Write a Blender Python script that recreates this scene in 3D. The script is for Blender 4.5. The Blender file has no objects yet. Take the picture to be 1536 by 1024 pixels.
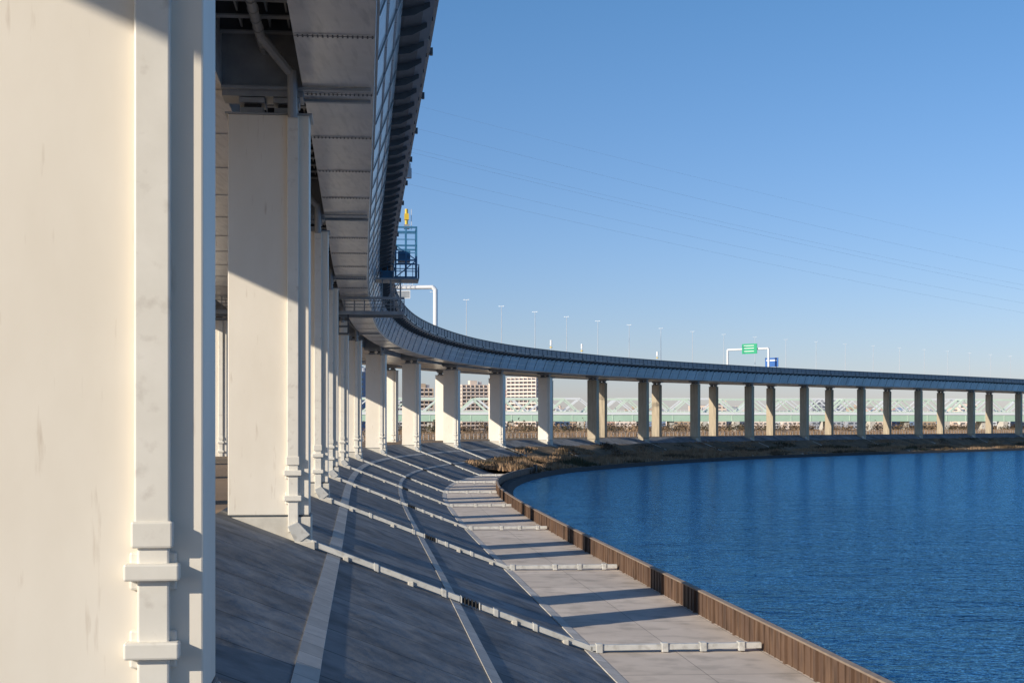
import bpy, math, random, bisect
from mathutils import Vector, Matrix, noise
random.seed(7)
scn = bpy.context.scene
R = math.radians

# ---------------------------------------------------------------- materials
def mat_base(name, col=(0.5,0.5,0.5), rough=0.6, metal=0.0):
    m = bpy.data.materials.new(name); m.use_nodes = True
    b = m.node_tree.nodes['Principled BSDF']
    b.inputs['Base Color'].default_value = (*col,1)
    b.inputs['Roughness'].default_value = rough
    b.inputs['Metallic'].default_value = metal
    return m, m.node_tree, b

def noisy(name, c1, c2, scale=(1,1,1), nscale=1.0, detail=6, rough=0.6, metal=0.0, bump=0.0,
          bscale=None, lo=0.3, hi=0.7, coord='Object', second=None, bdist=0.02):
    m, nt, b = mat_base(name, c1, rough, metal)
    tc = nt.nodes.new('ShaderNodeTexCoord')
    mp = nt.nodes.new('ShaderNodeMapping'); mp.inputs['Scale'].default_value = scale
    nt.links.new(tc.outputs[coord], mp.inputs['Vector'])
    n = nt.nodes.new('ShaderNodeTexNoise'); n.inputs['Scale'].default_value = nscale
    n.inputs['Detail'].default_value = detail; n.inputs['Roughness'].default_value = 0.6
    nt.links.new(mp.outputs[0], n.inputs['Vector'])
    r = nt.nodes.new('ShaderNodeValToRGB')
    r.color_ramp.elements[0].position = lo; r.color_ramp.elements[0].color = (*c1,1)
    r.color_ramp.elements[1].position = hi; r.color_ramp.elements[1].color = (*c2,1)
    nt.links.new(n.outputs['Fac'], r.inputs['Fac'])
    out = r.outputs[0]
    if second:   # (colour, scale vec, nscale, lo, hi, amount)
        mp2 = nt.nodes.new('ShaderNodeMapping'); mp2.inputs['Scale'].default_value = second[1]
        nt.links.new(tc.outputs[coord], mp2.inputs['Vector'])
        n2 = nt.nodes.new('ShaderNodeTexNoise'); n2.inputs['Scale'].default_value = second[2]
        n2.inputs['Detail'].default_value = 5
        nt.links.new(mp2.outputs[0], n2.inputs['Vector'])
        mr = nt.nodes.new('ShaderNodeMapRange')
        mr.inputs[1].default_value = second[3]; mr.inputs[2].default_value = second[4]
        mr.inputs[3].default_value = 0; mr.inputs[4].default_value = second[5]
        nt.links.new(n2.outputs['Fac'], mr.inputs[0])
        mx = nt.nodes.new('ShaderNodeMixRGB')
        mx.inputs[2].default_value = (*second[0],1)
        nt.links.new(mr.outputs[0], mx.inputs[0]); nt.links.new(out, mx.inputs[1])
        out = mx.outputs[0]
    nt.links.new(out, b.inputs['Base Color'])
    if bump:
        bn = nt.nodes.new('ShaderNodeTexNoise'); bn.inputs['Scale'].default_value = bscale or nscale*8
        bn.inputs['Detail'].default_value = 4
        nt.links.new(mp.outputs[0], bn.inputs['Vector'])
        bp = nt.nodes.new('ShaderNodeBump'); bp.inputs['Strength'].default_value = bump
        bp.inputs['Distance'].default_value = bdist
        nt.links.new(bn.outputs['Fac'], bp.inputs['Height'])
        nt.links.new(bp.outputs[0], b.inputs['Normal'])
    return m

def add_joints(m, ps, po, ws=0.02, wo=0.02, dark=0.45, off=0.0, var=0.12):
    """thin darker construction joints from the (s, o) metre UVs; ps/po = pitch (0 = none)"""
    nt = m.node_tree; b = nt.nodes['Principled BSDF']
    src = b.inputs['Base Color'].links[0].from_socket
    tc = nt.nodes.new('ShaderNodeTexCoord'); sp = nt.nodes.new('ShaderNodeSeparateXYZ')
    nt.links.new(tc.outputs['UV'], sp.inputs[0])
    masks = []
    for ax, p, w in ((0,ps,ws),(1,po,wo)):
        if not p: continue
        a = nt.nodes.new('ShaderNodeMath'); a.operation='ADD'; a.inputs[1].default_value = off+1000*p
        d = nt.nodes.new('ShaderNodeMath'); d.operation='DIVIDE'; d.inputs[1].default_value = p
        f = nt.nodes.new('ShaderNodeMath'); f.operation='FRACT'
        l = nt.nodes.new('ShaderNodeMath'); l.operation='LESS_THAN'; l.inputs[1].default_value = w/p
        nt.links.new(sp.outputs[ax], a.inputs[0]); nt.links.new(a.outputs[0], d.inputs[0])
        nt.links.new(d.outputs[0], f.inputs[0]); nt.links.new(f.outputs[0], l.inputs[0])
        masks.append(l.outputs[0])
        fl = nt.nodes.new('ShaderNodeMath'); fl.operation='FLOOR'
        nt.links.new(d.outputs[0], fl.inputs[0])
        wn = nt.nodes.new('ShaderNodeTexWhiteNoise'); wn.noise_dimensions='1D'
        nt.links.new(fl.outputs[0], wn.inputs['W'])
        mr = nt.nodes.new('ShaderNodeMapRange'); mr.inputs[3].default_value=1-var; mr.inputs[4].default_value=1+var
        nt.links.new(wn.outputs['Value'], mr.inputs[0])
        hv = nt.nodes.new('ShaderNodeHueSaturation')
        nt.links.new(src, hv.inputs['Color']); nt.links.new(mr.outputs[0], hv.inputs['Value'])
        src = hv.outputs[0]
    for k in masks:
        mx = nt.nodes.new('ShaderNodeMixRGB'); mx.blend_type='MULTIPLY'
        mx.inputs[2].default_value=(dark,dark,dark,1)
        nt.links.new(k, mx.inputs[0]); nt.links.new(src, mx.inputs[1]); src = mx.outputs[0]
    nt.links.new(src, b.inputs['Base Color'])

M = {}
M['paint'] = noisy('cream_paint',(0.78,0.71,0.60),(0.85,0.785,0.68),(0.6,0.6,0.25),1.2,rough=0.5,
                   second=((0.48,0.38,0.28),(5,5,0.6),1.6,0.66,0.8,0.6),bump=0.05)
M['paint2'] = noisy('pipe_paint',(0.72,0.68,0.60),(0.8,0.76,0.68),(1,1,1),1.5,rough=0.45,
                   second=((0.42,0.36,0.3),(2,2,2),2.0,0.6,0.8,0.5))
M['pierconc'] = noisy('pier_concrete',(0.40,0.33,0.23),(0.52,0.44,0.32),(1,1,0.4),0.8,rough=0.8,
                   second=((0.22,0.19,0.15),(2,2,0.15),1.0,0.5,0.75,0.6),bump=0.1)
M['duct'] = noisy('duct_paint',(0.50,0.50,0.48),(0.64,0.63,0.60),(1,1,1),1.5,rough=0.5,
                   second=((0.26,0.24,0.21),(2,2,2),2.0,0.50,0.75,0.6))
M['footing'] = noisy('footing_concrete',(0.56,0.52,0.45),(0.7,0.66,0.58),nscale=2,rough=0.8,bump=0.2)
M['girder'] = noisy('girder_paint',(0.52,0.51,0.49),(0.68,0.66,0.63),(1,1,1),0.5,rough=0.28,
                    second=((0.34,0.34,0.34),(5,0.6,4),1.0,0.48,0.72,0.7),bump=0.2,bscale=3)
M['girderside'] = noisy('girder_side_sky_tint',(0.47,0.53,0.59),(0.55,0.61,0.66),(1,1,1),0.4,rough=0.25,  # grey paint with the blue of reflected sky put into the base colour
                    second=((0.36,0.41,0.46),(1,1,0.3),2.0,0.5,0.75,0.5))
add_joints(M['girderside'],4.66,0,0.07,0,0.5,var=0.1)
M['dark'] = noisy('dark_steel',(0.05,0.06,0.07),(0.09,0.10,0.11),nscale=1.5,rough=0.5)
M['steel'] = noisy('grey_steel',(0.25,0.27,0.29),(0.35,0.37,0.38),nscale=1.5,rough=0.4)
M['parapet'] = noisy('parapet_paint',(0.11,0.14,0.17),(0.16,0.19,0.23),nscale=0.4,rough=0.45)
M['asphalt'] = noisy('asphalt',(0.045,0.045,0.047),(0.06,0.06,0.06),nscale=3,rough=0.9)
M['slope'] = noisy('slope_concrete',(0.15,0.157,0.165),(0.31,0.318,0.33),(1,1,1),0.35,detail=12,rough=0.85,
                   bump=0.6,bscale=0.9,bdist=0.09,second=((0.075,0.08,0.088),(1,1,1),0.9,0.46,0.70,0.7))
add_joints(M['slope'],2.9,0,0.07,0.05,0.35)
M['strip'] = noisy('kerb_concrete',(0.50,0.47,0.43),(0.66,0.62,0.57),nscale=1.5,rough=0.85,bump=0.2)
add_joints(M['strip'],1.2,0,0.04,0,0.55)
M['prom'] = noisy('promenade_concrete',(0.54,0.47,0.41),(0.68,0.60,0.53),(1,1,1),0.35,detail=10,rough=0.85,
                  bump=0.15,second=((0.34,0.30,0.26),(1,1,1),0.9,0.50,0.70,0.65))
add_joints(M['prom'],5.8,2.9,0.06,0.03,0.5,var=0.08)
M['rust'] = noisy('weathered_brown_steel',(0.10,0.058,0.040),(0.18,0.11,0.07),(1,1,0.4),1.6,rough=0.7,
                  second=((0.045,0.028,0.02),(2,2,0.4),1.5,0.48,0.72,0.8))
M['rustcap'] = noisy('wall_capping',(0.24,0.18,0.14),(0.33,0.26,0.2),nscale=2,rough=0.7)
M['curb'] = noisy('dark_bank_concrete',(0.02,0.021,0.022),(0.05,0.048,0.045),nscale=1.0,rough=0.9,bump=0.4)
M['dirt'] = noisy('bank_earth',(0.14,0.095,0.058),(0.26,0.185,0.115),nscale=0.25,detail=8,rough=1,bump=0.8,
                  second=((0.08,0.065,0.04),(1,1,1),0.12,0.45,0.65,0.8))
M['field'] = noisy('dry_field',(0.17,0.11,0.065),(0.28,0.19,0.12),nscale=0.02,detail=9,rough=1,bump=0.3,
                  second=((0.09,0.085,0.05),(1,1,1),0.012,0.45,0.6,0.8))
M['grass'] = noisy('dry_grass',(0.20,0.125,0.07),(0.46,0.31,0.19),nscale=0.5,detail=4,rough=1)
M['scrub'] = noisy('winter_scrub',(0.06,0.042,0.028),(0.16,0.11,0.065),nscale=0.08,detail=3,rough=1,
                  second=((0.05,0.06,0.03),(1,1,1),0.03,0.5,0.6,0.8))
M['white'] = mat_base('white_paint',(0.78,0.78,0.77),0.4)[0]
M['pole'] = mat_base('galvanised_pole',(0.62,0.64,0.66),0.4,0.2)[0]
M['blue'] = noisy('blue_cage_paint',(0.03,0.14,0.26),(0.05,0.19,0.34),nscale=2,rough=0.4)
M['yellow'] = mat_base('yellow_paint',(0.75,0.50,0.04),0.4)[0]
M['green'] = mat_base('sign_green',(0.0,0.36,0.17),0.4)[0]
M['sblue'] = mat_base('sign_blue',(0.01,0.12,0.42),0.4)[0]
M['trussw'] = noisy('pale_green_truss',(0.60,0.73,0.60),(0.70,0.81,0.68),nscale=0.1,rough=0.5)
M['trussw2'] = noisy('white_truss',(0.76,0.79,0.80),(0.82,0.84,0.84),nscale=0.1,rough=0.5)
M['girdgreen'] = noisy('pale_green_girder',(0.42,0.60,0.46),(0.50,0.68,0.53),nscale=0.1,rough=0.5)
M['glass'] = mat_base('window_glass',(0.05,0.07,0.10),0.15)[0]
M['wire'] = mat_base('cable',(0.36,0.42,0.50),0.5)[0]
M['rubber'] = mat_base('black_rubber',(0.025,0.025,0.025),0.7)[0]
bc = {'pink':(0.66,0.44,0.36),'cream':(0.72,0.58,0.47),'white':(0.74,0.74,0.73),'brick':(0.40,0.17,0.11),
      'grey':(0.36,0.38,0.42),'bluegrey':(0.22,0.30,0.44),'tan':(0.50,0.38,0.27),'lpink':(0.80,0.68,0.59)}
for k,c in bc.items():
    M['b_'+k] = noisy('wall_'+k,c,tuple(x*1.12 for x in c),nscale=0.2,rough=0.85)

def water_mat():
    m = bpy.data.materials.new('river_water'); m.use_nodes=True; nt=m.node_tree
    nt.nodes.remove(nt.nodes['Principled BSDF']); outn=nt.nodes['Material Output']
    tc = nt.nodes.new('ShaderNodeTexCoord')
    hs = []
    for sc, rot, st in (((0.7,1.2,1),0.3,1.0),((2.0,3.4,1),-0.25,0.5),((0.14,0.26,1),0.5,2.2)):
        mp = nt.nodes.new('ShaderNodeMapping'); mp.inputs['Scale'].default_value = sc
        mp.inputs['Rotation'].default_value = (0,0,rot)
        nt.links.new(tc.outputs['Object'], mp.inputs['Vector'])
        n = nt.nodes.new('ShaderNodeTexNoise'); n.inputs['Scale'].default_value = 1.0
        n.inputs['Detail'].default_value = 3; n.inputs['Distortion'].default_value = 0.4
        nt.links.new(mp.outputs[0], n.inputs['Vector'])
        mu = nt.nodes.new('ShaderNodeMath'); mu.operation='MULTIPLY'; mu.inputs[1].default_value = st
        nt.links.new(n.outputs['Fac'], mu.inputs[0])
        if hs:
            a = nt.nodes.new('ShaderNodeMath'); nt.links.new(hs[-1],a.inputs[0]); nt.links.new(mu.outputs[0],a.inputs[1]); hs.append(a.outputs[0])
        else: hs.append(mu.outputs[0])
    bp = nt.nodes.new('ShaderNodeBump'); bp.inputs['Strength'].default_value = 1.0
    bp.inputs['Distance'].default_value = 1.05
    nt.links.new(hs[-1], bp.inputs['Height'])
    df = nt.nodes.new('ShaderNodeBsdfDiffuse'); df.inputs[0].default_value=(0.001,0.030,0.11,1)
    gl = nt.nodes.new('ShaderNodeBsdfGlossy'); gl.inputs[0].default_value=(0.34,0.74,1.0,1); gl.inputs[1].default_value=0.17
    fr = nt.nodes.new('ShaderNodeFresnel'); fr.inputs[0].default_value=1.5
    mr = nt.nodes.new('ShaderNodeMapRange'); mr.inputs[1].default_value=0.0; mr.inputs[2].default_value=0.42
    mr.inputs[3].default_value=0.22; mr.inputs[4].default_value=1.0
    for nd in (df,gl,fr): nt.links.new(bp.outputs[0], nd.inputs['Normal'])
    nt.links.new(fr.outputs[0],mr.inputs[0])
    mx = nt.nodes.new('ShaderNodeMixShader')
    nt.links.new(mr.outputs[0],mx.inputs[0]); nt.links.new(df.outputs[0],mx.inputs[1]); nt.links.new(gl.outputs[0],mx.inputs[2])
    nt.links.new(mx.outputs[0],outn.inputs[0])
    return m
M['water'] = water_mat()

# ---------------------------------------------------------------- mesh builder
class MB:
    def __init__(s): s.v=[]; s.f=[]; s.m=[]; s.names=[]
    def mi(s,k):
        if k not in s.names: s.names.append(k)
        return s.names.index(k)
    def poly(s, pts, k):
        i=len(s.v); s.v += [tuple(p) for p in pts]; s.f.append(tuple(range(i,i+len(pts)))); s.m.append(s.mi(k))
    def hexa(s, p, k):
        i=len(s.v); s.v += [tuple(q) for q in p]
        for f in ((0,3,2,1),(4,5,6,7),(0,1,5,4),(1,2,6,5),(2,3,7,6),(3,0,4,7)):
            s.f.append(tuple(i+j for j in f)); s.m.append(s.mi(k))
    def box(s,x0,x1,y0,y1,z0,z1,k):
        s.hexa([(x0,y0,z0),(x1,y0,z0),(x1,y1,z0),(x0,y1,z0),(x0,y0,z1),(x1,y0,z1),(x1,y1,z1),(x0,y1,z1)],k)
    def beam(s,p0,p1,w,k,h=None):
        p0=Vector(p0); p1=Vector(p1); d=(p1-p0)
        if d.length<1e-6: return
        d.normalize(); up=Vector((0,0,1)) if abs(d.z)<0.95 else Vector((0,1,0))
        a=d.cross(up).normalized(); b=a.cross(d).normalized()
        a*=w/2; b*=(h or w)/2
        s.hexa([p0-a-b,p0+a-b,p1+a-b,p1-a-b,p0-a+b,p0+a+b,p1+a+b,p1-a+b],k)
    def cyl(s,p0,p1,r,k,n=10,r1=None):
        p0=Vector(p0); p1=Vector(p1); d=(p1-p0).normalized()
        up=Vector((0,0,1)) if abs(d.z)<0.95 else Vector((0,1,0))
        a=d.cross(up).normalized(); b=a.cross(d).normalized(); r1=r if r1 is None else r1
        i=len(s.v); mi=s.mi(k)
        for c,rr in ((p0,r),(p1,r1)):
            for j in range(n):
                t=2*math.pi*j/n; s.v.append(tuple(c+a*math.cos(t)*rr+b*math.sin(t)*rr))
        for j in range(n):
            q=(j+1)%n; s.f.append((i+j,i+q,i+n+q,i+n+j)); s.m.append(mi)
        s.f.append(tuple(i+j for j in reversed(range(n)))); s.m.append(mi)
        s.f.append(tuple(i+n+j for j in range(n))); s.m.append(mi)
    def make(s,name,mat=None,parent=None,bevel=0,fix=True):
        me=bpy.data.meshes.new(name); me.from_pydata(s.v,[],s.f)
        for k in s.names: me.materials.append(M[k])
        me.polygons.foreach_set('material_index',s.m)
        me.update()
        if fix:
            import bmesh
            bm=bmesh.new(); bm.from_mesh(me); bmesh.ops.recalc_face_normals(bm,faces=bm.faces); bm.to_mesh(me); bm.free()
        ob=bpy.data.objects.new(name,me); scn.collection.objects.link(ob)
        if mat is not None: ob.matrix_world=mat
        if parent: ob.parent=parent
        if bevel:
            md=ob.modifiers.new('b','BEVEL'); md.width=bevel; md.segments=2; md.limit_method='ANGLE'
        return ob
def empty(name):
    e=bpy.data.objects.new(name,None); scn.collection.objects.link(e); return e

# ---------------------------------------------------------------- viaduct alignment
CP=[(2.5,-50),(-0.6,-17),(-4.70,15.6),(-7.95,46.8),(-10.8,73.5),(-13.8,102.0),(-16.4,131),(-18.1,158),(-18,187),(-15.2,214),
    (-10.3,240),(-2.8,264),(6.7,286),(17.6,309.5),(30.8,334),(46,357.5),(63.5,381),(83,404),(105,427.5),(129.5,453),
    (155,480),(181,508),(207,536),(233,564),(259,592),(285,620),(311,648),(337,676),(363,704)]
CP=[Vector(p) for p in CP]
pts=[CP[0]+(CP[0]-CP[1]).normalized()*d for d in range(250,0,-5)]
for i in range(len(CP)-1):
    p0=CP[max(i-1,0)];p1=CP[i];p2=CP[i+1];p3=CP[min(i+2,len(CP)-1)]
    for j in range(15):
        t=j/15
        pts.append(0.5*((2*p1)+(p2-p0)*t+(2*p0-5*p1+4*p2-p3)*t*t+(-p0+3*p1-3*p2+p3)*t**3))
e=(CP[-1]-CP[-2]).normalized()
pts += [CP[-1]+e*d for d in range(0,1600,10)]
def smooth(P,n):
    for _ in range(n):
        P=[P[0]]+[(P[i-1]+P[i]*2+P[i+1])/4 for i in range(1,len(P)-1)]+[P[-1]]
    return P
pts=smooth(pts,40)
S=[0.0]
for i in range(1,len(pts)): S.append(S[-1]+(pts[i]-pts[i-1]).length)
def idx(s):
    i=min(max(bisect.bisect_right(S,s)-1,0),len(S)-2); return i,(s-S[i])/(S[i+1]-S[i])
def pos(s): i,t=idx(s); return pts[i].lerp(pts[i+1],t)
def tan(s): return (pos(s+3)-pos(s-3)).normalized()
def P3(s,o,z):
    p=pos(s); t=tan(s); return Vector((p.x+t.y*o, p.y-t.x*o, z))
def frame(s,z=0.0):
    p=pos(s); t=tan(s)
    m=Matrix(((t.y,t.x,0,p.x),(-t.x,t.y,0,p.y),(0,0,1,z),(0,0,0,1))); return m
def s_of(pt):
    return min(((pos(S[i])-pt).length,S[i]) for i in range(len(S)))[1]
def s_refine(pt):
    s=s_of(pt); best=s
    for k in range(-60,61):
        q=s+k*0.05
        if (pos(q)-pt).length<(pos(best)-pt).length: best=q
    return best
SP=[s_refine(p) for p in CP]
def s_atY(y): 
    for i in range(len(S)):
        if pts[i].y>=y: return S[i]
DZK=[(-1e4,0),(47,0),(105,-.35),(157,-.75),(200,-.85),(240,-.8),(286,-.55),(345,.1),(404,.6),(480,1.0),(600,1.3),(1e5,1.3)]
DZ=[(s_atY(y) if -200<y<700 else (-1e5 if y<0 else 1e5),z) for y,z in DZK]
def dz(s):
    for (a,za),(b,zb) in zip(DZ,DZ[1:]):
        if a<=s<=b:
            t=(s-a)/(b-a); 
            return za+(zb-za)*(t)
    return 0
def dzs(s): return sum(dz(s+k) for k in range(-24,25,8))/7

def sweep(name, s0, s1, prof, k, closed=False, step=3.0, usedz=False, parent=None, slist=None, zjit=0):
    ss = slist or [s0+(s1-s0)*i/max(1,int((s1-s0)/step)) for i in range(max(1,int((s1-s0)/step))+1)]
    n=len(prof); v=[]; f=[]; uvs=[]
    run=[0.0]
    pp=list(prof)+([prof[0]] if closed else [])
    for a,b in zip(pp,pp[1:]): run.append(run[-1]+math.hypot(a[0]-b[0],a[1]-b[1]))
    for s in ss:
        d=dzs(s) if usedz else 0
        for (o,z) in prof:
            j = zjit*noise.noise(Vector((s*0.3,o*0.5,3.1))) if (zjit and o not in (prof[0][0],prof[-1][0])) else 0
            v.append(P3(s,o,z+d+j))
    m=n if closed else n-1
    for i in range(len(ss)-1):
        for j in range(m):
            q=(j+1)%n
            f.append((i*n+j,i*n+q,(i+1)*n+q,(i+1)*n+j))
            uvs += [(ss[i],run[j]),(ss[i],run[j+1]),(ss[i+1],run[j+1]),(ss[i+1],run[j])]
    if closed:
        f.append(tuple(reversed(range(n)))); uvs += [(0,0)]*n
        b=(len(ss)-1)*n; f.append(tuple(b+j for j in range(n))); uvs += [(0,0)]*n
    me=bpy.data.meshes.new(name); me.from_pydata(v,[],f)
    uv=me.uv_layers.new(name='UVMap')
    for i,c in enumerate(uvs): uv.data[i].uv=c
    me.materials.append(M[k]); me.update()
    ob=bpy.data.objects.new(name,me); scn.collection.objects.link(ob)
    if parent: ob.parent=parent
    return ob

SEND=S[-1]-20
Sb=20.0
SW=s_atY(228)          # end of promenade and brown wall
SPROM=s_atY(224)
SPC=s_atY(262)
SDK=SP[-1]+200
zz=lambda o: 0.1-(o+1.6)*0.3884

# ---------------------------------------------------------------- ground, embankment, promenade, water
sl=[Sb+i*8 for i in range(int((SEND-Sb)/8)+1)]
sweep('ground',0,0,[(-5000,0.1),(-1200,0.1),(-300,-0.4),(-80,-0.6),(-40,-0.2),(-22,0.1),(-1.6,0.1)],'field',slist=sl)
sweep('embankment_slope',Sb,SP[-1],[(-1.6,0.1),(2.0,-1.298),(6.0,-2.852),(10.5,-4.6)],'slope')
sweep('promenade_pavement',Sb,SPROM,[(10.5,-4.6),(13.0,-4.62),(16.5,-4.65)],'prom')
for a,w in ((2.1,0.42),(6.05,0.30)):
    sweep('embankment_kerb',Sb,SPROM+60,[(a-w/2,zz(a-w/2)-.05),(a-w/2,zz(a-w/2)+.03),(a+w/2,zz(a+w/2)+.03),(a+w/2,zz(a+w/2)-.05)],'strip',closed=True)
sweep('embankment_kerb',Sb,SPROM,[(10.35,-4.7),(10.35,-4.5),(10.75,-4.585),(10.75,-4.7)],'strip',closed=True)
sweep('grassy_bank',SPROM,SP[-1]+300,[(5.6,-2.68),(7.5,-3.15),(10.5,-3.8),(13,-4.05),(15,-4.2),(17.0,-4.6),(17.2,-7)],'dirt',zjit=0.5,step=2)
sweep('grassy_bank',SPC,SP[-1]+300,[(1.9,-1.35),(2.3,-1.2),(4.0,-1.85),(5.6,-2.45),(7.0,-3.3)],'dirt',zjit=0.3,step=2)
sweep('river_bank_edge',SPROM-75,SP[-1]+900,[(16.9,-7),(16.9,-4.55),(17.7,-4.6),(18.6,-5.4),(18.6,-7)],'curb',closed=True)
w=MB(); w.poly([(-600,-800,-5.2),(6000,-800,-5.2),(6000,7000,-5.2),(-600,7000,-5.2)],'water'); w.make('river_water')

# brown flood wall
WT=-3.72; WO=16.42
wall=empty('brown_flood_wall')
sweep('wall_panel',Sb+60,SW,[(WO,-6.2),(WO,WT),(WO+.08,WT),(WO+.08,-6.2)],'rust',closed=True,parent=wall,step=2)
sweep('wall_capping',Sb+60,SW,[(WO-.07,WT),(WO-.07,WT+.06),(WO+.15,WT+.06),(WO+.15,WT)],'rustcap',closed=True,parent=wall,step=2)
rb=MB(); s=Sb+200; i=0
while s<SW:
    m=frame(s); big=(i%5==0)
    def tp(x,y,z): return m@Vector((x,y,z))
    a=(WO-.1 if big else WO-.04); t=0.09 if big else 0.03; c=WO-.001; zt=WT-.01
    p=[tp(a,-t,-4.7),tp(c,-t,-4.7),tp(c,t,-4.7),tp(a,t,-4.7),tp(a,-t,zt),tp(c,-t,zt),tp(c,t,zt),tp(a,t,zt)]
    rb.hexa(p,'rust'); s+=0.62; i+=1
rb.make('wall_ribs',parent=wall)
pm=MB(); m=frame(SW); pm.box(16.2,16.7,-.2,.25,-6,-3.3,'dark'); pm.make('end_post',m).parent=wall

# ---------------------------------------------------------------- piers
def pier(s,i):
    b=MB(); d=dzs(s); H=13.0+d
    conc = i>=12
    P='pierconc' if conc else 'paint'; hw=1.1 if conc else 1.3
    for c in (0,-11.0):
        b.box(c-hw,c+hw,-.7,.7,0.0,H,P)
        b.box(c-hw-.06,c+hw+.06,-.76,.76,-2.4,-0.06,P if conc else 'footing')
        b.box(c-hw-.03,c+hw+.03,-.73,.73,-0.06,0.0,'dark')
        b.box(c-hw-.1,c+hw+.1,-.78,.78,H+.003,H+.06,'steel')
        for bx in (-.55,.55):
            b.box(c+bx-.38,c+bx+.38,-.5,.5,H+.06,H+.28,'steel')
            b.box(c+bx-.26,c+bx+.26,-.36,.36,H+.28,H+.42,'rubber')
            b.box(c+bx-.42,c+bx+.42,-.55,.55,H+.42,H+.6,'steel')
        if conc: continue
        x0,x1=c+.60,c+.97; f=-.703
        b.box(x0,x1,-.845,f,1.75,H-.05,'paint2')
        b.box(x0+.03,x1-.01,-.825,f,-0.55,1.75,'paint2')
        b.box(x0-.03,x1+.03,-.875,f,1.62,1.9,'paint2')
        for z in (1.37,.55):
            b.box(x0-.10,x1+.10,-.915,f,z-.09,z+.09,'paint2')
            b.box(x0-.06,x1+.06,-.75,f,z-.2,z+.2,'paint2')
    b.make('viaduct_pier',frame(s),bevel=0.025)
    q=MB(); y=-.85
    q.hexa([(.62,y-.15,-.35),(.9,y-.15,-.95),(.9,y+.15,-.95),(.62,y+.15,-.35),(.95,y-.15,-.2),(1.35,y-.15,-.62),(1.35,y+.15,-.62),(.95,y+.15,-.2)],'duct')
    def seg(a,b2,k,w=.24,h=.19,l=.07):
        q.hexa([(a,y-w/2,zz(a)+l),(b2,y-w/2,zz(b2)+l),(b2,y+w/2,zz(b2)+l),(a,y+w/2,zz(a)+l),
                (a,y-w/2,zz(a)+l+h),(b2,y-w/2,zz(b2)+l+h),(b2,y+w/2,zz(b2)+l+h),(a,y+w/2,zz(a)+l+h)],k)
    q.box(.7,1.5,y-.2,y+.2,zz(1.5)-.3,zz(1.1)+.1,'footing')
    seg(1.0,6.2,'duct')
    seg(6.2,6.9,'rubber',.20,.15,.08)
    for k in range(6): seg(6.22+k*.12,6.27+k*.12,'duct' if k in(0,5) else 'rubber',.30,.23,.05)
    seg(6.9,10.6,'duct')
    for k in (1.4,3.4,5.6,7.3,8.6): seg(k,k+.16,'duct',.32,.25,.04)
    for k in (2.4,4.5,7.9,9.6): q.box(k,k+.18,y-.2,y+.2,zz(k)-.3,zz(k)+.1,'footing')
    q.box(10.5,WO-.12,y-.12,y+.12,-4.53,-4.34,'duct')
    for k in (10.7,12.9,14.2,15.5): q.box(k,k+.22,y-.16,y+.16,-4.6,-4.30,'duct')
    q.make('drainage_duct',frame(s),bevel=0.02)
for i,s in enumerate(SP[1:]): pier(s,i)

# ---------------------------------------------------------------- deck
ve=empty('elevated_expressway')
A=dict(usedz=True,parent=ve)
D0=SP[0]-10
sweep('river_box_girder_bottom',D0,SDK,[(1.1,13.92),(1.1,13.9),(3.4,13.9),(3.4,13.92)],'girder',closed=True,**A)
sweep('river_box_girder',D0,SDK,[(1.1,13.92),(3.4,13.92),(4.3,16.3),(1.1,16.3)],'girderside',closed=True,**A)
sweep('centre_box_girder',D0,SDK,[(-9.4,13.9),(-1.5,13.9),(-1.5,16.3),(-9.4,16.3)],'girder',closed=True,**A)
sweep('land_box_girder',D0,SDK,[(-14.4,13.9),(-12.1,13.9),(-12.1,16.3),(-14.4,16.3)],'girder',closed=True,**A)
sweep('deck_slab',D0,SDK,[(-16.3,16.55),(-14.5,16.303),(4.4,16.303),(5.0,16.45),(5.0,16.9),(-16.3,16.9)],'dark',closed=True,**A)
sweep('road_surface',D0,SDK,[(-16.0,16.906),(4.9,16.906)],'asphalt',**A)
sweep('parapet',D0,SDK,[(4.96,16.95),(5.003,16.5),(5.35,16.6),(5.35,17.95),(5.06,17.95)],'parapet',closed=True,**A)
sweep('parapet_rail',D0,SDK,[(5.02,17.953),(5.42,17.953),(5.42,18.07),(5.02,18.07)],'dark',closed=True,**A)
sweep('land_parapet',D0,SDK,[(-16.35,16.6),(-16.05,16.75),(-16.05,18.0),(-16.35,18.0)],'parapet',closed=True,**A)
sweep('median_barrier',D0,SDK,[(-5.75,16.91),(-5.25,16.91),(-5.4,17.75),(-5.6,17.75)],'strip',closed=True,**A)
for o in (-15.6,-9,4.5,-2):
    sweep('lane_line',D0,SDK,[(o-.08,16.912),(o+.08,16.912)],'white',**A)
sweep('edge_pipe',D0,SDK,[(5.36,16.75),(5.5,16.75),(5.5,16.88),(5.36,16.88)],'steel',closed=True,**A)
def so_(z): return 3.4+(z-13.92)*0.9/2.38
for z in (14.0,14.8,15.6):
    sweep('side_flange',D0,SDK,[(so_(z)+.004,z),(so_(z)+.07,z),(so_(z)+.07,z+.05),(so_(z)+.02,z+.05)],'steel' if z<14.5 else 'girderside',closed=True,**A)

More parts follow.
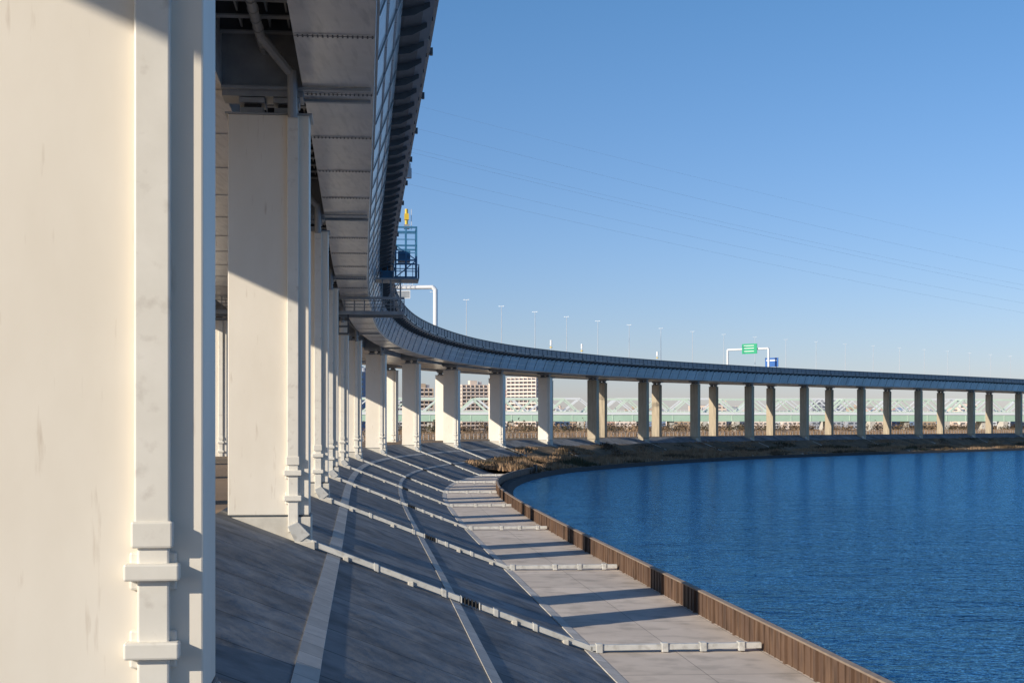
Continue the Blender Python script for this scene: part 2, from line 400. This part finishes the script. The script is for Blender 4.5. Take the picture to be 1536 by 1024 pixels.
br=MB()
def wp(b,m,prof,y0,y1,k):
    n=len(prof); j=len(b.v)
    b.v += [tuple(m@Vector((a,y0,c))) for a,c in prof]+[tuple(m@Vector((a,y1,c))) for a,c in prof]
    mi=b.mi(k)
    b.f.append(tuple(j+q for q in range(n))); b.m.append(mi)
    b.f.append(tuple(j+n+q for q in reversed(range(n)))); b.m.append(mi)
    for q in range(n):
        r=(q+1)%n; b.f.append((j+r,j+q,j+n+q,j+n+r)); b.m.append(mi)
def wbox(b,m,x0,x1,y0,y1,z0,z1,k): wp(b,m,[(x0,z0),(x1,z0),(x1,z1),(x0,z1)],y0,y1,k)
s=D0+1; i=0
while s<SDK-5:
    m=frame(s,dzs(s))
    wp(br,m,[(4.26,16.05),(4.7,16.12),(5.2,16.4),(5.2,16.6),(4.32,16.3)],-.03,.03,'dark')
    if i%2==0:
        wp(br,m,[(3.47,14.06),(3.53,14.06),(4.30,16.1),(4.24,16.1)],-.05,.05,'girderside')
    wbox(br,m,5.351,5.40,-.04,.04,16.62,17.94,'dark')
    if i%3==0: wbox(br,m,5.5,5.62,-.12,.12,16.7,16.95,'dark')
    s+=2.33; i+=1
br.make('brackets',parent=ve)
rb=MB(); s=SP[3]-7*14
while s<SDK-5:
    m=frame(s,dzs(s))
    wbox(rb,m,1.13,3.37,-.16,.16,13.872,13.898,'girder')
    wbox(rb,m,1.13,3.37,-.02,.02,13.862,13.871,'dark')
    wbox(rb,m,-9.37,-1.53,-.16,.16,13.872,13.898,'girder')
    if SP[3]-30<s<SP[3]+90:
        for k in range(16):
            for yy in (-.09,.09):
                x=1.2+k*.14
                wbox(rb,m,x,x+.045,yy-.025,yy+.025,13.85,13.871,'dark')
    s+=7
for sp in SP[1:]:
    for d in (-.85,.85):
        m=frame(sp+d,dzs(sp))
        wbox(rb,m,-1.5,3.3,-.1,.1,13.78,13.868,'steel')
    m=frame(sp,dzs(sp))
    wbox(rb,m,-1.498,1.098,-.6,.6,13.62,16.2,'steel')
    wbox(rb,m,-12.098,-9.402,-.6,.6,13.62,16.2,'steel')
rb.make('soffit_splices',parent=ve)
cb=MB(); s=SP[1]
while s<SP[9]:
    m=frame(s,dzs(s))
    wbox(cb,m,-1.498,1.098,-.06,.06,15.55,16.3,'dark')
    wbox(cb,m,-1.498,1.098,-.16,.16,15.5,15.549,'steel')
    s+=1.75
for o in (-.8,.1,.7):
    s=SP[1]
    while s<SP[9]:
        a=P3(s,o,15.9+dzs(s)); b2=P3(s+6,o,15.9+dzs(s+6)); cb.beam(a,b2,.06,'steel',.5); s+=6
s=SP[1]
while s<SP[8]:
    cb.cyl(P3(s,-.15,15.1+dzs(s)),P3(s+1.0,-.15,15.1+dzs(s+1)),.15,'steel',10)
    cb.cyl(P3(s+.95,-.15,15.1+dzs(s)),P3(s+1.0,-.15,15.1+dzs(s+1)),.18,'steel',10); s+=1.0
for sp in SP[1:9]:
    d=dzs(sp)
    cb.cyl(P3(sp-2.4,-.15,15.1+d),P3(sp-1.2,.7,14.3+d),.16,'steel',10)
    cb.cyl(P3(sp-1.2,.78,14.35+d),P3(sp-.85,.78,12.9+d),.16,'steel',10)
cb.make('underdeck_framing',parent=ve)

# ---------------------------------------------------------------- inspection gantry
def rail(b,p0,p1,h,k,n=6):
    p0=Vector(p0);p1=Vector(p1); u=Vector((0,0,h))
    for f in (0.5,1.0): b.beam(p0+u*f,p1+u*f,.06,k)
    for i in range(n+1):
        q=p0.lerp(p1,i/n); b.beam(q,q+u,.055,k)
g=MB()
x0,x1,y0,y1,z0,z1=5.6,7.3,-1.4,1.4,15.5,19.6
for z in (z0,16.9,18.1,z1):
    for a,b2 in (((x0,y0),(x1,y0)),((x1,y0),(x1,y1)),((x1,y1),(x0,y1)),((x0,y1),(x0,y0))):
        g.beam((*a,z),(*b2,z),.13,'blue')
for z in (16.2,17.5,18.6,19.1):
    for a,b2 in (((x0,y0),(x1,y0)),((x1,y0),(x1,y1))): g.beam((*a,z),(*b2,z),.07,'blue')
for x in (x0,(x0+x1)/2,x1):
    for y in (y0,y1): g.beam((x,y,z0),(x,y,z1),.13,'blue')
g.beam((x0,y0,z0),(x1,y0,16.9),.08,'blue'); g.beam((x1,y0,16.9),(x0,y0,18.1),.08,'blue')
g.box(3.9,7.5,-1.6,1.6,15.3,15.42,'steel')
g.box(x0+.2,x1-.5,y0+.3,y1-.3,16.95,17.7,'blue')
g.box(4.5,5.4,-1.2,1.2,15.45,16.0,'blue')
rail(g,(3.9,-1.6,15.42),(7.5,-1.6,15.42),1.1,'blue',7)
rail(g,(7.5,-1.6,15.42),(7.5,1.6,15.42),1.1,'blue',5)
g.box(6.3,6.75,-.3,.3,19.66,20.0,'steel')
g.cyl((6.5,0,20.0),(6.5,0,21.3),.13,'yellow'); g.box(6.32,6.7,-.2,.2,20.4,20.9,'yellow'); g.beam((6.9,0,19.6),(6.9,0,21.3),.06,'pole')
for x in (4.5,5.2,6.0):
    for y in (-1.2,1.2): g.beam((x,y,12.9),(x,y,15.3),.1,'steel')
for k in range(8): g.beam((5.3,-1.25,13.1+k*.3),(5.9,-1.25,13.1+k*.3),.05,'steel')
for y in (-1.3,1.3): g.beam((4.4,y,13),(6.0,y,15.3),.07,'steel')
for y in (-1.5,1.5):
    g.beam((-15.0,y,12.55),(6.3,y,12.55),.14,'steel',.3)
    rail(g,(-15.0,y,12.7),(6.3,y,12.7),1.1,'steel',26)
g.box(-15.0,6.3,-1.42,1.42,12.6,12.68,'dark')
g.beam((-1.5,-1.6,13.75),(6.3,-1.6,13.75),.10,'steel',.22)
for y in (-1.2,0.2):
    for x in (.1,.9,1.7): g.beam((x,y,10.9),(x,y,12.5),.08,'dark')
    for z in (10.9,11.5,12.1): g.beam((.1,y,z),(1.7,y,z),.07,'dark')
g.box(.05,1.75,-1.25,.25,10.82,10.9,'dark')
sg=s_atY(117)
g.make('bridge_inspection_gantry',frame(sg,dzs(sg)))
for dd in (-84.5,-40):
    g=MB(); g.box(5.4,5.75,-.25,.25,16.7,17.2,'pole'); g.box(5.4,5.6,-.1,.1,17.2,17.7,'steel'); g.cyl((5.6,0,17.2),(5.6,0,17.5),.12,'pole')
    q=sg+dd; g.make('edge_marker_lamp',frame(q,dzs(q)))

# ---------------------------------------------------------------- street lamps
s=s_atY(246); n=0
while s<SP[-1]:
    g=MB(); g.cyl((0,0,0),(0,0,9.6),.085,'pole',8,.05)
    g.box(-.15,.15,-.15,.15,0,.3,'steel')
    g.beam((-.35,0,9.62),(.35,0,9.62),.05,'pole'); g.box(-.6,-.3,-.08,.08,9.6,9.68,'pole'); g.box(.3,.6,-.08,.08,9.6,9.68,'pole')
    m=frame(s,dzs(s)+17.3)@Matrix.Translation((-5.5,0,0)); g.make('street_lamp',m); s+=16.6
g=MB(); g.cyl((4.7,0,16.9),(4.7,0,23.6),.33,'white',12); g.cyl((4.35,0,23.95),(-2.0,0,23.95),.3,'white',12)
g.cyl((4.7,0,23.5),(4.3,0,23.95),.32,'white',12); g.box(4.2,5.2,-.5,.5,16.91,17.3,'steel')
g.box(-1.8,1.0,-.35,-.25,22.3,23.5,'white'); g.box(-1.7,.9,-.37,-.352,22.4,23.4,'steel')
for x in (-1.4,-.4,.6): g.beam((x,-.2,22.3),(x,-.2,23.95),.1,'steel')
rail(g,(-1.9,-.6,23.9),(1.4,-.6,23.9),.8,'pole',5)
s=s_atY(208); g.make('cantilever_sign_gantry',frame(s,dzs(s)))
g=MB(); 
for x in (-9,3.6): g.cyl((x,0,16.9),(x,0,23.2),.3,'white',10)
g.cyl((-9,0,23.2),(3.6,0,23.2),.28,'white',10)
g.box(-4.2,0.4,-.6,-.45,21.9,24.6,'green')
for zc in (22.5,23.3,24.0): g.box(-3.6,-.5,-.62,-.601,zc,zc+.18,'white')
s=s_refine(Vector((63.5,381))); g.make('overhead_road_sign',frame(s+4,dzs(s)))
g=MB(); g.cyl((4.4,0,16.9),(4.4,0,18.6),.15,'pole'); g.box(1.0,5.0,-.2,-.1,18.4,20.8,'sblue'); g.box(1.4,4.6,-.22,-.201,19.9,20.3,'white')
g.cyl((2.0,0,16.9),(2.0,0,18.6),.15,'pole'); g.make('blue_road_sign',frame(s+7,dzs(s)))
for yv in (277,292,330):
    q=s_atY(yv); g=MB(); g.cyl((5.2,0,18.0),(5.2,0,19.0),.07,'pole'); g.box(5.05,5.35,-.15,.15,19.0,20.0,'white'); g.box(5.0,5.4,-.2,.2,18.5,18.7,'yellow')
    g.make('roadside_beacon',frame(q,dzs(q)))

# levee fence behind the piers
b=MB(); s=s_atY(60)
while s<SP[-1]:
    p=P3(s,-17.5,.1); q=P3(s+2,-17.5,.1)
    b.beam(p,p+Vector((0,0,1.1)),.09,'pole')
    for zc in (.45,.8,1.1): b.beam(p+Vector((0,0,zc)),q+Vector((0,0,zc)),.06,'pole')
    s+=2
b.make('levee_guard_fence',fix=False)

# ---------------------------------------------------------------- vegetation
def hgt(o):
    prof=[(2.3,-1.2),(4.0,-1.85),(5.6,-2.6),(7.5,-3.15),(10.5,-3.8),(13,-4.05),(15,-4.2),(17.0,-4.6)]
    for (a,za),(b,zb) in zip(prof,prof[1:]):
        if a<=o<=b: return za+(zb-za)*(o-a)/(b-a)
    return 0.1-(o+1.6)*0.388
def blades(b,s,o,z,n,h,k,spread=.6):
    for _ in range(n):
        p=P3(s+random.uniform(-spread,spread),o+random.uniform(-spread,spread),z)
        a=random.uniform(0,6.28); w=random.uniform(.06,.16); hh=h*random.uniform(.5,1.2)
        d=Vector((math.cos(a)*w,math.sin(a)*w,0)); l=Vector((random.uniform(-.35,.35),random.uniform(-.35,.35),0))*hh
        b.poly([p-d,p+d,p+l+Vector((0,0,hh))],k)
b=MB()
for _ in range(12000):
    s=random.uniform(SPROM-1,SPROM+360); o=random.uniform(6.0,16.6) if s<SPC else random.uniform(2.4,16.6)
    nn=noise.noise(Vector((s*.09,o*.3,0)))+ (0.3 if o>8 else -.12)
    if nn<-.1: continue
    fade=1-.35*min(1,(s-SPROM)/300)
    blades(b,s,o,hgt(o)-.15,6,(.5+1.2*max(0,nn))*fade,'grass' if noise.noise(Vector((s*.05,o*.2,9)))>-.15 else 'scrub')
b.make('dry_grass',fix=False)
b=MB()
for _ in range(9000):
    s=random.uniform(s_atY(150),SPROM+600); o=-random.uniform(24,95)
    if noise.noise(Vector((s*.03,o*.06,5)))<-.12: continue
    blades(b,s,o,-.5,5,1.8,'grass',1.5)
b.make('reed_bed',fix=False)
b=MB()
for k in range(620):
    s=random.uniform(s_atY(130),SPROM+900); o=-random.uniform(90,260)
    c=P3(s,o,0); r=random.uniform(1.8,4.2); hh=random.uniform(1.4,3.2)
    b.cyl((c.x,c.y,-.6),(c.x,c.y,hh),.15,'scrub',5)
    for _ in range(64):
        v=Vector((random.gauss(0,.5)*r,random.gauss(0,.5)*r,hh*.7+random.gauss(0,.42)*hh))
        p=c+v; q=random.uniform(.25,.65)
        d1=Vector((random.uniform(-1,1),random.uniform(-1,1),random.uniform(-1,1))).normalized()*q
        d2=Vector((random.uniform(-1,1),random.uniform(-1,1),random.uniform(-1,1))).normalized()*q
        b.poly([p-d1,p+d2,p+d1],'scrub' if k%4 else 'grass')
b.make('distant_tree_line',fix=False)

# ---------------------------------------------------------------- truss bridges in the distance
def truss(name,X0,Y0,X1,Y1,zb,zt,span,panel,k,w=9):
    a=Vector((X0,Y0,0)); c=Vector((X1,Y1,0)); L=(c-a).length; d=(c-a)/L
    m=Matrix(((d.x,-d.y,0,X0),(d.y,d.x,0,Y0),(0,0,1,0),(0,0,0,1)))
    b=MB(); n=int(L/span)
    for i in range(n):
        o=i*span+1; e2=(i+1)*span-1; np_=int(round((e2-o)/panel)); ps=(e2-o)/np_
        for y in (0,w):
            b.beam((o,y,zb),(e2,y,zb),.9,k,1.2)
            top=[(o+ps*(j+.5),zt) for j in range(np_)]
            b.beam((top[0][0],y,zt),(top[-1][0],y,zt),.7,k,.9)
            for j,(tx,tz) in enumerate(top):
                b.beam((o+ps*j,y,zb),(tx,y,zt),.6 if j else 1.0,k); b.beam((tx,y,zt),(o+ps*(j+1),y,zb),.6,k)
        for j in range(np_): b.beam((o+ps*(j+.5),0,zt),(o+ps*(j+.5),w,zt),.35,k)
        b.box(o,e2,.5,w-.5,zb-.6,zb-.2,'steel')
        for x in (o-1,): b.box(x-1.5,x+1.5,.2,w-.2,-3,zb-.6,'footing')
    b.make(name,m)
truss('truss_railway_bridge',-95,735,640,800,9.8,16.8,66,16.5,'trussw')
truss('truss_railway_bridge',-110,790,700,870,10.5,18.2,80,20,'trussw2')
b=MB(); b.box(0,760,0,9,5.0,8.2,'girdgreen'); b.box(0,760,-.3,9.3,8.202,9.4,'trussw2')
for i in range(20): b.box(i*40-1.2,i*40+1.2,1,8,-3,5.0,'footing')
for i in range(380): b.box(i*2,i*2+.12,-.25,-.1,9.4,10.5,'trussw2')
b.box(0,760,-.27,-.13,10.5,10.6,'trussw2'); 
for i in range(76): b.box(i*10,i*10+.3,-.12,-.001,5.0,8.2,'trussw')
d=Vector((735,65,0)).normalized()
b.make('girder_road_bridge',Matrix(((d.x,-d.y,0,-80),(d.y,d.x,0,690),(0,0,1,0),(0,0,0,1))))

# ---------------------------------------------------------------- buildings
def apartment(x,y,w,dp,h,fl,bays,k,rot=0.0,k2='b_white'):
    b=MB(); b.box(-w/2,w/2,0,dp,0,h,k); fh=h/fl; bw=w/bays
    for f in range(fl):
        z=f*fh
        for j in range(bays):
            xx=-w/2+j*bw
            b.box(xx+bw*.14,xx+bw*.86,-.05,-.003,z+fh*.42,z+fh*.86,'glass')
        b.box(-w/2,w/2,-1.3,-.06,z+.02,z+.22,k2); b.box(-w/2,w/2,-1.3,-1.15,z+.22,z+1.3,k2)
        nd=max(2,int(dp/4))
        for j in range(nd):
            yy=dp*(j+.3)/nd
            for sx in (-1,1): b.box(*(sorted((sx*w/2+sx*.003,sx*(w/2+.05)))),yy,yy+dp*.35/nd,z+fh*.35,z+fh*.85,'glass')
    for j in range(bays+1):
        xx=-w/2+j*bw; b.box(xx-.25,xx+.25,-1.35,-.06,0,h,k)
    b.box(-w/2-.2,w/2+.2,-.2,dp+.2,h+.002,h+.6,k2)
    b.box(-w*.12,w*.15,dp*.3,dp*.7,h+.6,h+4,k); b.cyl((w*.3,dp*.5,h+.6),(w*.3,dp*.5,h+3.2),1.5,k2,10)
    b.make('apartment_building',Matrix.Translation((x,y,-.6))@Matrix.Rotation(rot,4,'Z'))
apartment(-30,1150,22,14,36,12,6,'b_cream',.35,'b_lpink')
apartment(8,1150,26,15,42,14,7,'b_lpink',-.45,'b_lpink')
apartment(-48,1180,18,14,34,11,5,'b_pink',.3,'b_lpink')
apartment(-68,1100,14,12,32,10,4,'b_tan',.3,'b_lpink')
apartment(-14,1320,24,14,36,12,6,'b_pink',.1,'b_cream')
apartment(-84,1240,22,14,34,11,5,'b_cream',-.2,'b_lpink')
apartment(-100,900,10,14,37,12,4,'b_bluegrey',-.4,'b_grey')
apartment(-118,980,20,12,28,9,6,'b_white',.2)
apartment(-104,1200,26,12,24,8,7,'b_grey',.1)
apartment(-170,820,16,16,48,15,5,'b_brick',-.4)
apartment(-152,780,12,14,30,10,4,'b_white',-.3)
apartment(-190,900,20,14,40,13,6,'b_tan',.2)
apartment(40,1400,30,14,20,7,8,'b_lpink',.2,'b_cream')
b=MB()
for _ in range(210):
    x=random.uniform(-330,800); y=random.uniform(1250,1900); ww=random.uniform(10,34); hh=random.choice([9,10,12,12,14,16,20,24])*random.uniform(.9,1.2); dd=random.uniform(8,16)
    k=random.choice(['b_pink','b_cream','b_lpink','b_grey','b_bluegrey','b_tan','b_white'])
    b.box(x,x+ww,y,y+dd,-1,hh,k)
    fl=int(hh/3)
    for f in range(fl):
        nb=int(ww/4)
        for j in range(nb): b.box(x+j*ww/nb+.8,x+(j+1)*ww/nb-.8,y-.1,y-.01,f*3+1.2,f*3+2.4,'glass')
    b.box(x-.3,x+ww+.3,y-.3,y+dd+.3,hh+.003,hh+.5,'b_grey')
    if random.random()<.4: b.box(x+ww*.3,x+ww*.6,y+2,y+dd-2,hh+.5,hh+3,k)
b.make('distant_city_buildings')

# ---------------------------------------------------------------- pylons and power lines
def pylon(x,y,h,bw=9):
    b=MB(); lv=[0,.2,.38,.54,.68,.8,.9,1.0]
    hw=lambda t: bw/2*(1-t)**1.2+.7
    for a,c in zip(lv,lv[1:]):
        wa,wc=hw(a),hw(c)
        cs=[(-1,-1),(1,-1),(1,1),(-1,1)]
        for i in range(4):
            p,q=cs[i],cs[(i+1)%4]
            b.beam((p[0]*wa,p[1]*wa,a*h),(p[0]*wc,p[1]*wc,c*h),.3,'pole')
            b.beam((p[0]*wa,p[1]*wa,a*h),(q[0]*wc,q[1]*wc,c*h),.18,'pole')
            b.beam((q[0]*wa,q[1]*wa,a*h),(p[0]*wc,p[1]*wc,c*h),.18,'pole')
            b.beam((p[0]*wc,p[1]*wc,c*h),(q[0]*wc,q[1]*wc,c*h),.18,'pole')
    for t,l in ((.68,9),(.8,8),(.9,7)):
        for sx in (-1,1):
            b.beam((0,0,t*h+1.5),(sx*l,0,t*h),.2,'pole'); b.beam((0,0,t*h),(sx*l,0,t*h),.25,'pole'); b.cyl((sx*l,0,t*h),(sx*l,0,t*h-1.8),.15,'pole',6)
    b.make('transmission_pylon',Matrix.Translation((x,y,-.6))@Matrix.Rotation(R(-60),4,'Z'))
pylon(-62,280,74); pylon(902,840,64); pylon(-240,1190,64,10)
def wire(dx,dzz,r):
    b=MB(); N=120; prev=None
    for i in range(N+1):
        t=2*i/N; p=Vector((-62+482*t+dx*.5,280+280*t-dx*.87,65.1-76.3*t+35.6*t*t+dzz))
        if prev is not None: b.cyl(prev,p,r,'wire',4)
        prev=p
    return b
wb=empty('power_lines')
for dx,dzz,r in ((-8,0,.014),(8,0,.014),(-7,5.0,.014),(7,5.5,.014),(-6,-3.2,.014),(0,12.5,.011)):
    wire(dx,dzz,r).make('wire',parent=wb,fix=False)

# ---------------------------------------------------------------- world, sun, camera
EL,AZ=21.5,233.0
wd=bpy.data.worlds.new('World'); scn.world=wd; wd.use_nodes=True
nt=wd.node_tree; bg=nt.nodes['Background']
sky=nt.nodes.new('ShaderNodeTexSky'); sky.sky_type='NISHITA'; sky.sun_disc=False
sky.sun_elevation=R(EL); sky.sun_rotation=R(AZ); sky.air_density=1.0; sky.dust_density=0.4; sky.ozone_density=4.0
tc=nt.nodes.new('ShaderNodeTexCoord'); sx=nt.nodes.new('ShaderNodeSeparateXYZ'); nt.links.new(tc.outputs['Generated'],sx.inputs[0])
rp=nt.nodes.new('ShaderNodeValToRGB'); nt.links.new(sx.outputs[2],rp.inputs['Fac'])
rp.color_ramp.elements[0].position=0.0; rp.color_ramp.elements[0].color=(0.86,0.77,0.94,1)
rp.color_ramp.elements[1].position=0.30; rp.color_ramp.elements[1].color=(0.64,0.86,1.0,1)
mx=nt.nodes.new('ShaderNodeMixRGB'); mx.blend_type='MULTIPLY'; mx.inputs[0].default_value=1
nt.links.new(sky.outputs[0],mx.inputs[1]); nt.links.new(rp.outputs[0],mx.inputs[2])
nt.links.new(mx.outputs[0],bg.inputs[0]); bg.inputs[1].default_value=0.13
sd=bpy.data.lights.new('sun','SUN'); sd.energy=5.0; sd.angle=R(0.5); sd.color=(1.0,0.90,0.75)
so=bpy.data.objects.new('sun',sd); scn.collection.objects.link(so)
tosun=Vector((math.sin(R(AZ))*math.cos(R(EL)),math.cos(R(AZ))*math.cos(R(EL)),math.sin(R(EL))))
so.rotation_euler=tosun.to_track_quat('Z','Y').to_euler()
cd=bpy.data.cameras.new('camera'); co=bpy.data.objects.new('camera',cd); scn.collection.objects.link(co)
co.location=(0,0,2.9); co.rotation_euler=(R(90),0,0)
cd.lens=50; cd.sensor_width=36; cd.shift_y=126/1536; cd.clip_start=0.1; cd.clip_end=20000
scn.camera=co
scn.view_settings.view_transform='Standard'; scn.view_settings.look='None'; scn.view_settings.exposure=0
